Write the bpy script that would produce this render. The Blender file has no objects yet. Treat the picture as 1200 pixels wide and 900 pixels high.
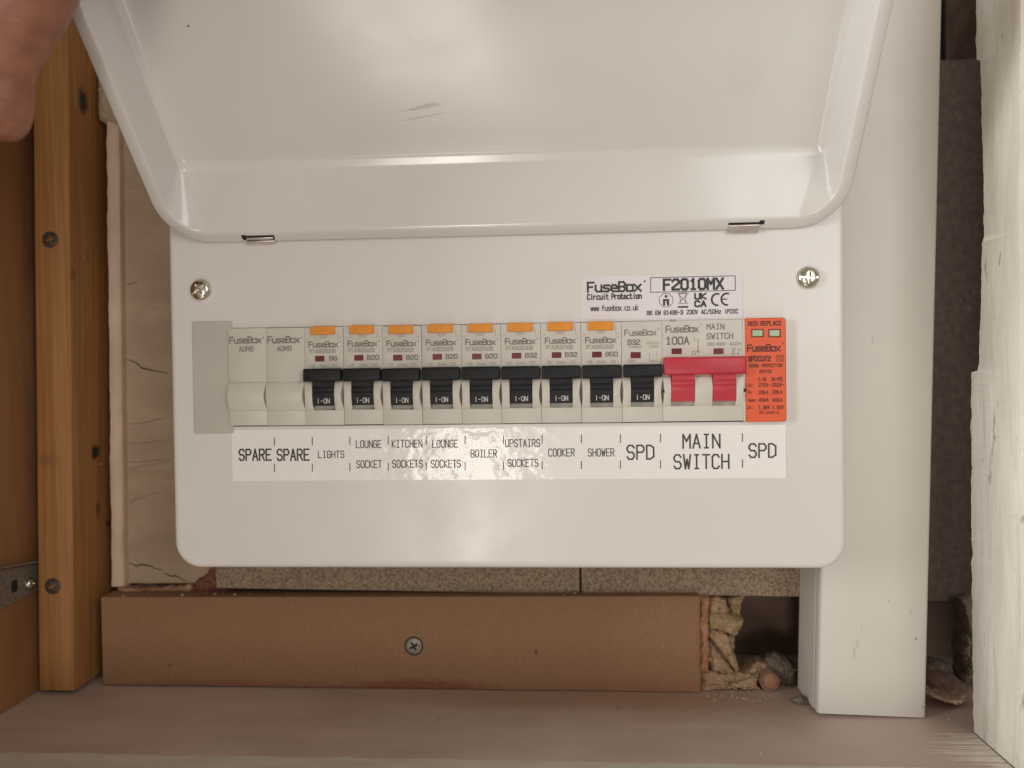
import bpy, bmesh, math, random
from mathutils import Vector, Matrix, noise
R = math.radians
sc = bpy.context.scene
COL = sc.collection
rnd = random.Random(7)

# ------------------------------------------------------------------ camera
CAM = Vector((25.68, -347.52, 0.83))            # millimetres; box front is y = 0
F_PX = 900.0
def _basis(yaw, pit, rol):
    fw = Vector((math.sin(yaw), math.cos(yaw), 0)); ri = Vector((math.cos(yaw), -math.sin(yaw), 0)); up = Vector((0, 0, 1))
    fw, up = math.cos(pit)*fw + math.sin(pit)*up, -math.sin(pit)*fw + math.cos(pit)*up
    ri, up = math.cos(rol)*ri + math.sin(rol)*up, -math.sin(rol)*ri + math.cos(rol)*up
    return ri, up, fw
RI, UP, FW = _basis(R(-3.4555), R(-0.9255), R(-0.789))
cam = bpy.data.cameras.new('camera'); cam_o = bpy.data.objects.new('camera', cam); COL.objects.link(cam_o)
m = Matrix.Identity(4)
for i in range(3):
    m[i][0], m[i][1], m[i][2], m[i][3] = RI[i], UP[i], -FW[i], CAM[i]*0.001
cam_o.matrix_world = m
cam.sensor_width = 36; cam.lens = 27.0; cam.clip_start = 0.01; cam.clip_end = 20
cam.dof.use_dof = True; cam.dof.focus_distance = 0.349; cam.dof.aperture_fstop = 7
sc.camera = cam_o

# ------------------------------------------------------------------ light
sc.view_settings.view_transform = 'Standard'; sc.view_settings.look = 'None'
sc.view_settings.exposure = 0.27; sc.view_settings.gamma = 1
w = bpy.data.worlds.new('World'); sc.world = w; w.use_nodes = True
bg = w.node_tree.nodes['Background']; bg.inputs[0].default_value = (1.0, 0.83, 0.69, 1); bg.inputs[1].default_value = 0.275
def area(name, loc, target, sx, sy, watts, col):
    l = bpy.data.lights.new(name, 'AREA'); l.shape = 'RECTANGLE'; l.size = sx; l.size_y = sy; l.energy = watts; l.color = col
    o = bpy.data.objects.new(name, l); COL.objects.link(o); o.location = loc
    o.rotation_euler = (Vector(target) - Vector(loc)).to_track_quat('-Z', 'Y').to_euler()
area('window_light', (-0.25, -2.0, -0.42), (0, 0, 0), 0.28, 0.62, 5.4, (1.0, 0.92, 0.815))
area('floor_bounce_light', (-0.22, -1.25, -1.5), (0, 0, 0.1), 0.46, 0.46, 2.0, (1.0, 0.95, 0.87))
area('side_window_light', (0.50, -0.85, 0.26), (0.05, 0, -0.02), 0.40, 0.6, 1.8, (1.0, 0.99, 0.95))
area('left_fill_light', (-1.1, -0.60, 0.16), (0.2, 0, -0.02), 0.35, 0.5, 8.6, (1.0, 0.985, 0.95))  # unseen lamp added far to the left to brighten the jamb

# ------------------------------------------------------------------ helpers
def at(px, py, y):
    """photo pixel -> (x, z) in mm on the plane y"""
    d = FW + RI*((px-600)/F_PX) + UP*((450-py)/F_PX)
    t = (y - CAM.y)/d.y
    p = CAM + t*d
    return p.x, p.z
def origin(o):
    v = Vector((0, 0, 0))
    while o: v += o.location; o = o.parent
    return v
def thing(name, loc, label, cat, group=None):
    o = bpy.data.objects.new(name, None); COL.objects.link(o); o.location = Vector(loc)*0.001
    o.empty_display_size = 0.01
    tag(o, label, cat, group); return o
def tag(o, label=None, cat=None, group=None, kind=None):
    if label: o['label'] = label
    if cat: o['category'] = cat
    if group: o['group'] = group
    if kind: o['kind'] = kind
    return o
def build(name, V, F, mat, parent=None, smooth=False, bevel=0, seg=2, local=False, autosmooth=None):
    me = bpy.data.meshes.new(name)
    off = Vector((0, 0, 0)) if (local or parent is None) else origin(parent)
    me.from_pydata([tuple(Vector(v)*0.001 - off) for v in V], [], F); me.materials.append(mat); me.validate()
    o = bpy.data.objects.new(name, me); COL.objects.link(o); o.parent = parent
    bm = bmesh.new(); bm.from_mesh(me); bmesh.ops.recalc_face_normals(bm, faces=bm.faces); bm.to_mesh(me); bm.free()
    if smooth: me.polygons.foreach_set('use_smooth', [True]*len(me.polygons))
    if bevel:
        b = o.modifiers.new('bevel', 'BEVEL'); b.width = bevel*0.001; b.segments = seg; b.limit_method = 'ANGLE'; b.angle_limit = R(35)
        b.harden_normals = False
        me.polygons.foreach_set('use_smooth', [True]*len(me.polygons)); me.set_sharp_from_angle(angle=R(50))
    if autosmooth:
        me.polygons.foreach_set('use_smooth', [True]*len(me.polygons)); me.set_sharp_from_angle(angle=R(autosmooth))
    return o
class MB:
    def __init__(s): s.V = []; s.F = []
    def add(s, V, F):
        n = len(s.V); s.V += [tuple(v) for v in V]; s.F += [tuple(i+n for i in f) for f in F]; return s
    def box(s, x0, x1, y0, y1, z0, z1):
        return s.add([(x, y, z) for x in (x0, x1) for y in (y0, y1) for z in (z0, z1)],
                     [(0,1,3,2),(4,6,7,5),(0,4,5,1),(2,3,7,6),(0,2,6,4),(1,5,7,3)])
    def prism_x(s, prof, x0, x1):               # prof: (y, z)
        n = len(prof)
        return s.add([(x0, y, z) for y, z in prof] + [(x1, y, z) for y, z in prof],
                     [tuple(range(n)), tuple(range(2*n-1, n-1, -1))] + [(i, (i+1) % n, n+(i+1) % n, n+i) for i in range(n)])
    def prism_y(s, prof, y0, y1):               # prof: (x, z)
        n = len(prof)
        return s.add([(x, y0, z) for x, z in prof] + [(x, y1, z) for x, z in prof],
                     [tuple(range(n)), tuple(range(2*n-1, n-1, -1))] + [(i, (i+1) % n, n+(i+1) % n, n+i) for i in range(n)])
    def lathe_y(s, cx, cz, prof, n=28):          # prof: (r, y) from the back edge to the front centre
        k0 = len(s.V)
        for r, y in prof:
            for i in range(n):
                a = 2*math.pi*i/n; s.V.append((cx+r*math.cos(a), y, cz+r*math.sin(a)))
        for j in range(len(prof)-1):
            for i in range(n):
                a, b = k0+j*n+i, k0+j*n+(i+1) % n; s.F.append((a, b, b+n, a+n))
        s.F.append(tuple(k0+(len(prof)-1)*n+i for i in range(n))); s.F.append(tuple(k0+i for i in range(n-1, -1, -1)))
        return s
    def loops(s, LS, cap0=False, cap1=False):
        k0 = len(s.V); n = len(LS[0])
        for L in LS: s.V += [tuple(p) for p in L]
        for j in range(len(LS)-1):
            for i in range(n):
                a, b = k0+j*n+i, k0+j*n+(i+1) % n; s.F.append((a, b, b+n, a+n))
        if cap0: s.F.append(tuple(k0+i for i in range(n)))
        if cap1: s.F.append(tuple(k0+(len(LS)-1)*n+i for i in range(n)))
        return s
    def build(s, name, mat, parent=None, **k): return build(name, s.V, s.F, mat, parent, **k)
def rr(x0, x1, z0, z1, r, n=8, mside=1):
    """rounded rectangle, counter-clockwise, mside points along each straight side"""
    cs = [(x1-r, z0+r, -90), (x1-r, z1-r, 0), (x0+r, z1-r, 90), (x0+r, z0+r, 180)]; P = []
    for k, (cx, cz, a0) in enumerate(cs):
        arc = [(cx+r*math.cos(R(a0+90*i/n)), cz+r*math.sin(R(a0+90*i/n))) for i in range(n+1)]
        P += arc
        nx = cs[(k+1) % 4]; e = arc[-1]; b = (nx[0]+r*math.cos(R(nx[2])), nx[1]+r*math.sin(R(nx[2])))
        P += [(e[0]+(b[0]-e[0])*j/mside, e[1]+(b[1]-e[1])*j/mside) for j in range(1, mside)]
    return P
def lerp(A, B, t): return [tuple(a+(b-a)*t for a, b in zip(p, q)) for p, q in zip(A, B)]

# ------------------------------------------------------------------ stroke lettering
G = {'A':"002640|1232",'B':"00063645443303|3342413000",'C':"4536160501103041",'D':"00062645412000",'E':"46060040|0333",'F':"460600|0333",
'G':"45361605011030414323",'H':"0006|4046|0343",'I':"1636|2620|1030",'J':"4641301001",'K':"0006|460340",'L':"060040",'M':"0006234640",'N':"00064046",
'O':"103041453616050110",'P':"00063645443303",'R':"00063645443303|2340",'S':"453616050413334241301001",'T':"0646|2620",'U':"060110304146",
'V':"062046",'W':"0610243046",'X':"0640|0046",'Y':"062346|2320",'Z':"06460040",'0':"103041453616050110",'1':"152620|1030",'2':"051636454401|010040",
'3':"05163645443313|334241301001",'4':"30360242",'5':"460603334241301001",'6':"4536160501103041423303",'7':"064610",'8':"1304051636454433130201103041423313",
'9':"4313040516364541301001",'-':"1333",'.':"1010",':':"1111|1414",'/':"0046",'~':"031323334344",'+':"0343|2125",'u':"04011030414440",'s':"4414031232413000",
'e':"0242433414030110|1040",'o':"00404404|0400",'x':"0440|0044",'i':"2420|2626",'r':"0400|031434",'c':"441403011040",'t':"16112040|0434",'n':"0400|0314344340",
'w':"0410233044",'f':"10152636|0434",'b':"06003041433404",'k':"0600|440240",'z':"04440040",'a':"14344340100112|1242",'m':"0400|03142320|23344340",
'v':"042044",'l':"2620",'p':"0440",'|':"2620",' ':"",'q':"103041433414030110",'*':"3536464535"}
def stroke(mb, pts, wd, y, k=[0]):
    for (x0, z0), (x1, z1) in zip(pts, pts[1:]):
        d = Vector((x1-x0, z1-z0)); d = d.normalized() if d.length > 1e-6 else Vector((1, 0))
        d *= wd/2; n = Vector((-d.y, d.x)); k[0] = (k[0]+1) % 23; yy = y - 0.0025*k[0]
        mb.add([(x0-d.x+n.x, yy, z0-d.y+n.y), (x0-d.x-n.x, yy, z0-d.y-n.y), (x1+d.x-n.x, yy, z1+d.y-n.y), (x1+d.x+n.x, yy, z1+d.y+n.y)], [(0, 1, 2, 3)])
def text(mb, s, x0, x1, zc, h, wd, y, gap=1.6, plainI=False):
    u = (x1-x0)/(len(s)*(4+gap)-gap); uz = h/6.0; x = x0
    for ch in s:
        g = G.get(ch, '')
        if ch == 'I' and plainI: g = "2620"
        for pl in g.split('|'):
            p = [(x+int(pl[i])*u, zc-h/2+int(pl[i+1])*uz) for i in range(0, len(pl), 2)]
            if len(p) > 1: stroke(mb, p, wd, y)
        x += (4+gap)*u
def ptext(mb, s, px0, px1, py, hpx, wd, y, **k):
    """text given by its place in the photo, flat on plane y"""
    xa, za = at(px0, py, y); xb, zb = at(px1, py, y)
    text(mb, s, xa, xb, (za+zb)/2, hpx*0.3846*(y+347.5)/347.5, wd, y, **k)

# ------------------------------------------------------------------ materials
def mat(name, col, rough=0.5, col2=None, scale=(60, 60, 60), detail=6, bump=0.0, bscale=None, metal=0.0, coat=0.0, coat_rough=0.1,
        lo=0.35, hi=0.65, spots=(), fleck=None, sss=0.0, dist=0.0, rvar=0.0, spec=0.5, streak=None, bdet=5):
    """streak/fleck: (colour, scale xyz, threshold lo, hi)   spots: (centre mm, radii mm, colour, strength)"""
    M = bpy.data.materials.new(name); M.use_nodes = True; nt = M.node_tree; N = nt.nodes; L = nt.links
    P = N['Principled BSDF']; P.inputs['Roughness'].default_value = rough; P.inputs['Metallic'].default_value = metal
    P.inputs['Specular IOR Level'].default_value = spec
    if coat: P.inputs['Coat Weight'].default_value = coat; P.inputs['Coat Roughness'].default_value = coat_rough
    if sss:
        P.inputs['Subsurface Weight'].default_value = sss; P.inputs['Subsurface Radius'].default_value = (1, .35, .2); P.inputs['Subsurface Scale'].default_value = 0.004
    tc = N.new('ShaderNodeTexCoord')
    geo = N.new('ShaderNodeNewGeometry')
    def nz(scl, det, dis=0.0):
        mp = N.new('ShaderNodeMapping'); mp.inputs['Scale'].default_value = scl; L.new(tc.outputs['Object'], mp.inputs['Vector'])
        n = N.new('ShaderNodeTexNoise'); n.inputs['Scale'].default_value = 1; n.inputs['Detail'].default_value = det; n.inputs['Distortion'].default_value = dis
        L.new(mp.outputs[0], n.inputs['Vector']); return n.outputs['Fac']
    def ramp(src, a, b):
        r = N.new('ShaderNodeMapRange'); r.inputs['From Min'].default_value = a; r.inputs['From Max'].default_value = b; L.new(src, r.inputs['Value']); return r.outputs[0]
    def mix(fac, A, B, mode='MIX'):
        x = N.new('ShaderNodeMix'); x.data_type = 'RGBA'; x.blend_type = mode
        if isinstance(fac, (int, float)): x.inputs[0].default_value = fac
        else: L.new(fac, x.inputs[0])
        for s, v in ((6, A), (7, B)):
            if isinstance(v, tuple): x.inputs[s].default_value = (*v, 1)
            else: L.new(v, x.inputs[s])
        return x.outputs[2]
    c = tuple(col)
    if col2: c = mix(ramp(nz(scale, detail, dist), lo, hi), tuple(col), tuple(col2))
    for fk in (fleck, streak):
        if fk: c = mix(ramp(nz(fk[1], 4), fk[2], fk[3]), c, fk[0])
    if spots:
        for ctr, rad, sc_, st in spots:
            sub = N.new('ShaderNodeVectorMath'); sub.operation = 'SUBTRACT'; L.new(geo.outputs['Position'], sub.inputs[0]); sub.inputs[1].default_value = [v*.001 for v in ctr]
            dv = N.new('ShaderNodeVectorMath'); dv.operation = 'DIVIDE'; L.new(sub.outputs[0], dv.inputs[0]); dv.inputs[1].default_value = [v*.001 for v in rad]
            ln = N.new('ShaderNodeVectorMath'); ln.operation = 'LENGTH'; L.new(dv.outputs[0], ln.inputs[0])
            ad = N.new('ShaderNodeMath'); ad.operation = 'MULTIPLY_ADD'; L.new(nz((350, 350, 350), 3), ad.inputs[0]); ad.inputs[1].default_value = 0.9; L.new(ln.outputs['Value'], ad.inputs[2])
            f = ramp(ad.outputs[0], 1.6, 0.95)
            ml = N.new('ShaderNodeMath'); ml.operation = 'MULTIPLY'; ml.inputs[1].default_value = st; L.new(f, ml.inputs[0])
            c = mix(ml.outputs[0], c, sc_)
    if isinstance(c, tuple): P.inputs['Base Color'].default_value = (*c, 1)
    else: L.new(c, P.inputs['Base Color'])
    if rvar:
        rv = N.new('ShaderNodeMapRange'); rv.inputs['To Min'].default_value = rough-rvar; rv.inputs['To Max'].default_value = rough+rvar
        rv.inputs['From Min'].default_value = .3; rv.inputs['From Max'].default_value = .7; L.new(nz((45, 45, 45), 5), rv.inputs['Value']); L.new(rv.outputs[0], P.inputs['Roughness'])
    if bump:
        b = N.new('ShaderNodeBump'); b.inputs['Strength'].default_value = 1.0; b.inputs['Distance'].default_value = bump*0.001
        L.new(nz(bscale or scale, bdet), b.inputs['Height']); L.new(b.outputs[0], P.inputs['Normal'])
        if coat: L.new(b.outputs[0], P.inputs['Coat Normal'])
    return M
WHITE = mat('powder_coated_steel', (.76, .745, .725), .27, (.735, .715, .69), (9, 9, 9), 3, bump=.014, bscale=(900, 900, 900), rvar=.05)
LIDW = mat('lid_white_enamel', (.735, .725, .705), .17, (.71, .695, .67), (12, 12, 12), 3, spec=.75, bump=.006, bscale=(260, 260, 260), rvar=.04, fleck=((.69, .672, .648), (40, 40, 60), .60, .85))
MODW = mat('breaker_plastic', (.66, .635, .575), .42, (.62, .595, .535), (70, 70, 70), 4, bump=.004, bscale=(2500, 2500, 2500))
RECESS = mat('recess_plastic', (.50, .47, .42), .5, (.46, .43, .38), (200, 200, 200))
BLACK = mat('black_toggle_plastic', (.010, .011, .013), .5, (.017, .018, .020), (300, 300, 900), 5, bump=.012, bscale=(600, 600, 2200), spec=.3)
REDT = mat('red_toggle_plastic', (.56, .035, .06), .38, (.48, .028, .05), (120, 120, 300), 4, bump=.006, bscale=(400, 400, 1500))
ORANGE = mat('orange_plastic', (.80, .115, .03), .36, (.74, .10, .03), (80, 80, 80))
TEST = mat('amber_button', (.82, .32, .03), .35, (.74, .27, .02), (300, 300, 300))
FLAG = mat('dark_red_window', (.20, .022, .03), .25, (.14, .015, .02), (300, 300, 300))
GREEN = mat('green_window', (.28, .40, .22), .2, (.36, .47, .30), (250, 250, 120), coat=.6)
INKG = mat('grey_print', (.17, .16, .14), .6, (.24, .225, .20), (500, 500, 500))
INKL = mat('faint_grey_print', (.29, .275, .24), .6, (.40, .38, .33), (600, 600, 600))
INKB = mat('black_print', (.02, .02, .022), .5, (.05, .05, .05), (700, 700, 700))
INKO = mat('brown_print_on_orange', (.10, .018, .012), .5, (.18, .03, .015), (700, 700, 700))
INKW = mat('white_print', (.72, .72, .70), .5, (.55, .55, .54), (900, 900, 900))
LABEL = mat('label_stock', (.80, .765, .80), .45, (.77, .735, .77), (60, 60, 60))
TAPE = mat('glossy_label_tape', (.92, .90, .885), .4, (.895, .875, .86), (40, 40, 40), coat=1.0, coat_rough=.11, bump=.30, bscale=(120, 120, 160), bdet=2.0)
TAPE.node_tree.nodes['Principled BSDF'].inputs['Coat IOR'].default_value = 1.42
SPACER = mat('spacer_plate', (.53, .53, .47), .5, (.50, .50, .445), (30, 30, 30), bump=.01, bscale=(900, 900, 900))
ZINC = mat('zinc_screw', (.72, .70, .64), .22, (.5, .47, .40), (500, 500, 500), metal=1.0, bump=.02, bscale=(900, 900, 900))
ZINCM = mat('dull_zinc', (.34, .31, .27), .5, (.22, .19, .16), (500, 500, 500), metal=.5, bump=.05, bscale=(800, 800, 800))
BRASSY = mat('dark_screw', (.085, .066, .045), .5, (.05, .038, .028), (700, 700, 700), metal=.25, bump=.06, bscale=(900, 900, 900))
STEEL = mat('spring_steel', (.84, .80, .76), .36, (.70, .66, .62), (200, 900, 900), metal=1.0)
DARK = mat('dark_slot', (.012, .011, .010), .8, (.02, .018, .016), (500, 500, 500))
TRUNK = mat('white_trunking_plastic', (.72, .70, .645), .42, (.68, .655, .60), (14, 14, 9), 4, bump=.015, bscale=(120, 120, 40), rvar=.05,
            streak=((.60, .57, .51), (110, 110, 30), .66, .82),
            spots=[((166.5, 30, -137), (.8, 3, 3.5), (.46, .43, .39), .5), ((168, 30, -132.5), (.7, 3, 3), (.46, .43, .39), .45), ((170, 30, -124), (.5, 3, 3), (.52, .49, .45), .4), ((193, 30, -117), (.45, 3, 2.2), (.40, .38, .34), .55), ((195.5, 30, -130), (.5, 3, 1), (.2, .18, .16), .8), ((183, 30, -112), (.35, 3, .35), (.2, .18, .16), .8), ((198.5, 30, -163), (.6, 3, .6), (.3, .25, .2), .8), ((176, 30, 14), (.6, 3, 2.5), (.45, .42, .38), .6)])
PINE = mat('pine', (.405, .195, .062), .62, (.295, .135, .04), (260, 260, 5), 6, bump=.10, bscale=(700, 700, 14), dist=1.6,
           streak=((.24, .10, .028), (900, 900, 10), .60, .78),
           spots=[((-230.5, 58, 151), (1.6, 4.5, 8), (.035, .025, .02), 1.0), ((-232.9, 66, -41), (1.6, 4.2, 4.6), (.022, .016, .012), 1.0),
                  ((-233.2, 68, -73), (1.2, 2.4, 5), (.13, .055, .022), .8), ((-233.4, 79, -83), (1.2, 4, 2.2), (.06, .03, .018), .85),
                  ((-231.0, 47.5, 55), (.9, 3, 4.2), (.10, .04, .015), .9),
                  ((-246, 45, -43), (7, 2, 4), (.20, .085, .03), .5), ((-230.2, 62, 180), (1.2, 3, 3), (.12, .06, .025), .7)])
PANEL = mat('brown_side_panel', (.36, .18, .075), .62, (.27, .125, .05), (60, 60, 12), 5, bump=.05, bscale=(500, 500, 120))
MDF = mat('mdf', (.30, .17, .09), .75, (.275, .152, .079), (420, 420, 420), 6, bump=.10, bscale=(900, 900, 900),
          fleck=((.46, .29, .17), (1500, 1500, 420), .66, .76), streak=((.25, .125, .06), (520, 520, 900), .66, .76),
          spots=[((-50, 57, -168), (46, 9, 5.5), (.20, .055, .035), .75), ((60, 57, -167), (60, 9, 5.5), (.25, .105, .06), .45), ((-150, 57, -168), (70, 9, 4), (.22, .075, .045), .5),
                 ((12, 57, -148), (1.2, 4, 1.2), (.08, .03, .02), .7), ((-188, 57, -157), (1.4, 4, .8), (.08, .04, .03), .6), ((97.5, 57, -143), (1.6, 6, 26), (.27, .11, .05), .6)])
CHIP = mat('chipboard', (.38, .295, .21), .75, (.20, .145, .10), (900, 900, 900), 6, bump=.25, bscale=(520, 520, 520),
           fleck=((.52, .43, .33), (1300, 1300, 700), .60, .70), lo=.42, hi=.6)
DKBOARD = mat('dark_brown_board', (.135, .098, .076), .8, (.092, .068, .056), (260, 260, 260), 6, bump=.08, bscale=(600, 600, 600), fleck=((.20, .16, .135), (500, 500, 240), .64, .76))
PLASTER = mat('old_plaster', (.445, .35, .25), .8, (.375, .29, .205), (35, 35, 60), 6, bump=.12, bscale=(90, 90, 160),
              streak=((.37, .275, .18), (18, 18, 260), .60, .76))
BEAD = mat('pinkish_plaster', (.65, .505, .39), .65, (.55, .42, .315), (70, 70, 40), 6, bump=.16, bscale=(160, 160, 60))
BEADR = mat('stained_plaster', (.50, .33, .22), .75, (.36, .20, .13), (120, 120, 120), 6, bump=.4, bscale=(220, 220, 220))
MORTAR = mat('red_mortar', (.26, .11, .075), .85, (.17, .075, .05), (260, 260, 260), 6, bump=.7, bscale=(420, 420, 420), fleck=((.46, .34, .25), (380, 380, 380), .68, .76))
SHELF = mat('dusty_shelf', (.565, .46, .395), .5, (.475, .37, .305), (16, 26, 16), 6, bump=.06, bscale=(420, 420, 420),
            streak=((.585, .475, .405), (9, 60, 9), .52, .78), fleck=((.40, .30, .24), (420, 420, 420), .66, .78), spots=[((20, 48, -168.7), (120, 14, 5), (.38, .22, .155), .55), ((90, 50, -168.7), (60, 22, 5), (.36, .22, .155), .5)])
CREAM = mat('cream_gloss_paint', (.64, .60, .51), .4, (.55, .51, .43), (40, 120, 60), 6, bump=.15, bscale=(120, 300, 200), fleck=((.30, .25, .18), (420, 420, 420), .70, .76))
SMEAR = mat('thin_white_paint', (.84, .79, .71), .5, (.72, .66, .58), (60, 200, 60), 5, bump=.05, bscale=(100, 500, 100))
JAMB = mat('worn_white_paint', (.84, .81, .745), .5, (.64, .60, .525), (40, 40, 9), 8, bump=.5, bscale=(220, 220, 50),
           fleck=((.36, .31, .245), (190, 190, 70), .655, .74), streak=((.60, .555, .48), (200, 200, 22), .56, .80))
FOAM = mat('cream_foam', (.47, .325, .20), .75, (.33, .21, .125), (200, 200, 200), 8, bump=.9, bscale=(420, 420, 420), fleck=((.20, .12, .075), (300, 300, 300), .60, .72))
FOAMY = mat('yellowed_foam', (.42, .30, .165), .75, (.30, .20, .105), (200, 200, 200), 8, bump=.9, bscale=(420, 420, 420), fleck=((.18, .11, .07), (300, 300, 300), .60, .72))
RUST = mat('orange_sealant', (.36, .165, .085), .6, (.46, .25, .15), (120, 120, 60), 5, bump=.25, bscale=(200, 200, 100))
TERRA = mat('pink_pipe', (.36, .21, .15), .7, (.22, .125, .09), (220, 220, 220), 5, bump=.15, bscale=(300, 300, 300))
RUBBLE = mat('grey_rubble', (.25, .205, .16), .85, (.16, .13, .10), (200, 200, 200), 6, bump=.5, bscale=(300, 300, 300))
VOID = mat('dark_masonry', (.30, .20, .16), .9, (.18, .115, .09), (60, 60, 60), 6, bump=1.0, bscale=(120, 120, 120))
CAVITY = mat('cavity_shade', (.030, .036, .040), .8, (.022, .026, .030), (60, 60, 60), 5, bump=.3, bscale=(200, 200, 200))
SKIN = mat('skin', (.335, .14, .085), .5, (.255, .098, .058), (150, 150, 150), 6, bump=.22, bscale=(650, 650, 1100), sss=.25, streak=((.24, .085, .05), (60, 60, 420), .60, .75))

# ------------------------------------------------------------------ setting
SZ = -168.7
def grid_box(x0, x1, y0, y1, z0, z1): return MB().box(x0, x1, y0, y1, z0, z1)
shelf = tag(MB().box(-262, 262, -16.5, 150, SZ-18, SZ).build('shelf', SHELF, bevel=.6), kind='structure')
mb = MB()                                              # cream painted lip along the front edge of the shelf, ragged inner edge
n = 120; top = []; r0 = random.Random(3)
for i in range(n+1):
    x = -262 + 524*i/n
    top.append((x, -17.2 + 1.7*noise.noise((x*.05, 3, 0)) + .9*noise.noise((x*.25, 7, 0))))
V = [(x, y, SZ+.5) for x, y in top] + [(x, y+.3, SZ+.02) for x, y in top] + [(x, -40, SZ+.5) for x, y in top] + [(x, -40, SZ-18) for x, y in top]
k = n+1
mb.add(V, [(i, i+1, k+i+1, k+i) for i in range(n)] + [(i, i+1, 2*k+i+1, 2*k+i) for i in range(n)] + [(2*k+i, 2*k+i+1, 3*k+i+1, 3*k+i) for i in range(n)])
mb.build('painted_front_lip', CREAM, shelf)
mb = MB(); r0 = random.Random(5)                       # white brush strokes on the shelf at the foot of the jamb
for i in range(30):
    y = -15 + 30*i/30 + r0.uniform(-.5, .5); xa = 178 + 14*abs(i-13)/13 + r0.uniform(0, 16); xb = 214.4; zt = SZ+.03+.006*i; k = 7; up = []; dn = []
    for q in range(k+1):
        x = xa+(xb-xa)*q/k; wv = (.05+.75*(q/k)**.7)*(.6+.5*noise.noise((x*.3, i*3.1, 0))); yy = y+.35*noise.noise((x*.12, i*.7, 5)); up.append((x, yy+wv, zt)); dn.append((x, yy-wv, zt))
    n0 = len(mb.V); mb.V += up+dn; mb.F += [(n0+q, n0+q+1, n0+k+2+q, n0+k+1+q) for q in range(k)]
tag(mb.build('paint_smear', SMEAR, shelf), kind='stuff')

back = tag(MB().box(-300, 300, 140, 150, -60, 260).build('back_wall', CAVITY), kind='structure')  # near-black colour puts the darkness of the cavity into the wall
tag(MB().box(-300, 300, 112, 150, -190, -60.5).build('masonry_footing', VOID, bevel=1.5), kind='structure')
tag(MB().box(264, 272, 24, 139.5, SZ+.1, 260).build('return_wall', VOID), kind='structure')
# plaster wall on the left, with its thick rounded edge
wall = tag(MB().box(-222, -166, 72, 90, -116, 260).build('plaster_wall', PLASTER), kind='structure')
mb = MB(); zs = [-117 + 262*i/150 for i in range(151)]; LS = []
for z in zs:
    j = 1.1*noise.noise((z*.03, 0, 5)) + .5*noise.noise((z*.14, 2, 1)); j2 = .8*noise.noise((z*.05, 9, 5)) + .35*noise.noise((z*.4, 9, 2))
    xr = -219.0 + 3.0*(z+117)/262 + j2*.6; xl = xr - 8.2 + j*.4
    q = .5*noise.noise((z*.9, 3, 3))
    LS.append([(xl, 90, z), (xl+q*.4, 70+j*.4, z), (xl+.5+q*.3, 68.6+j*.5, z), (xl+2.2, 68.2+j*.6+q*.3, z), (xl+4.2, 68.5+j*.4-q*.3, z), (xr-1.9+j2*.3, 69.4+q*.3, z), (xr-1.3+j2*.3, 68.3+q*.4, z), (xr-.4, 68.2+q*.4, z), (xr+q*.4, 70.2, z), (xr+.1, 72.2, z), (xr, 90, z)])
mb.loops(LS, True, True); mb.build('plaster_edge', BEAD, wall, autosmooth=35)
def chunk(name, poly, y, th, m, parent=None, bulge=.5, seed=1, jit=.5, zfix=None, grow=0, rough=1.6):
    """irregular solid lump whose outline is poly (photo pixels) seen on plane y, th mm deep"""
    r = random.Random(seed); P = [at(px, py, y) for px, py in poly]; Q = []
    for (a, b), (c, d) in zip(P, P[1:]+P[:1]):
        k = max(1, int(math.hypot(c-a, d-b)/1.6))
        for i in range(k):
            t = i/k; Q.append((a+(c-a)*t + (r.uniform(-jit, jit)*.5 if i else 0), b+(d-b)*t + (r.uniform(-jit, jit)*.5 if i else 0)))
    cx = sum(p[0] for p in Q)/len(Q); cz = sum(p[1] for p in Q)/len(Q)
    def lp(s, yy, j): return [(cx+(x-cx)*s, yy+j*(noise.noise((x*.3+seed, z*.3, yy*.3))), cz+(z-cz)*s) for x, z in Q]
    if grow: Q = [(cx+(x-cx)*(1+grow), cz+(z-cz)*(1+grow)) for x, z in Q]
    LS = [lp(.9, y+th, 0), lp(1, y+th*.55, 0), lp(.97, y+th*.28, 0), lp(.86, y+th*.12*(1-bulge)+.2, jit), lp(.6, y-bulge*th*.12, jit*1.4), lp(.3, y-bulge*th*.2, jit*1.4), lp(.05, y-bulge*th*.22, jit)]
    mb = MB().loops(LS, True, True)
    if zfix is not None: mb.V = [(x, yy, max(z, zfix)) for x, yy, z in mb.V]
    o = mb.build(name, m, parent); me = o.data; bm = bmesh.new(); bm.from_mesh(me)
    bmesh.ops.subdivide_edges(bm, edges=bm.edges[:], cuts=2 if len(bm.verts) < 900 else 1, use_grid_fill=True); bm.normal_update()
    zmin = None if zfix is None else zfix*.001 - origin(parent).z
    for v in bm.verts:
        p = v.co*1000; d = .42*noise.noise(p*.55) + .26*noise.noise(p*1.3 + Vector((seed, 0, 0))) + .14*noise.noise(p*3.1)
        v.co += v.normal*d*.001*rough
        if zmin is not None: v.co.z = max(v.co.z, zmin)
    bm.to_mesh(me); bm.free()
    me.polygons.foreach_set('use_smooth', [True]*len(me.polygons)); me.set_sharp_from_angle(angle=R(50))
    return o
chunk('plaster_lump', [(110, 70), (150, 70), (160, 150), (138, 149), (126, 145), (111, 138)], 66, 16, PLASTER, wall, .3, 4)
chunk('broken_edge', [(134, 688), (165, 691), (222, 687), (226, 692), (214, 699), (170, 697), (136, 699)], 67, 8, BEADR, wall, .1, 9, .9)
chunk('mortar', [(200, 696), (222, 687), (238, 674), (248, 660), (256, 660), (256, 690), (290, 694), (340, 697), (340, 705), (200, 705)], 68.5, 10, MORTAR, wall, .15, 12, 1.2)
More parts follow.
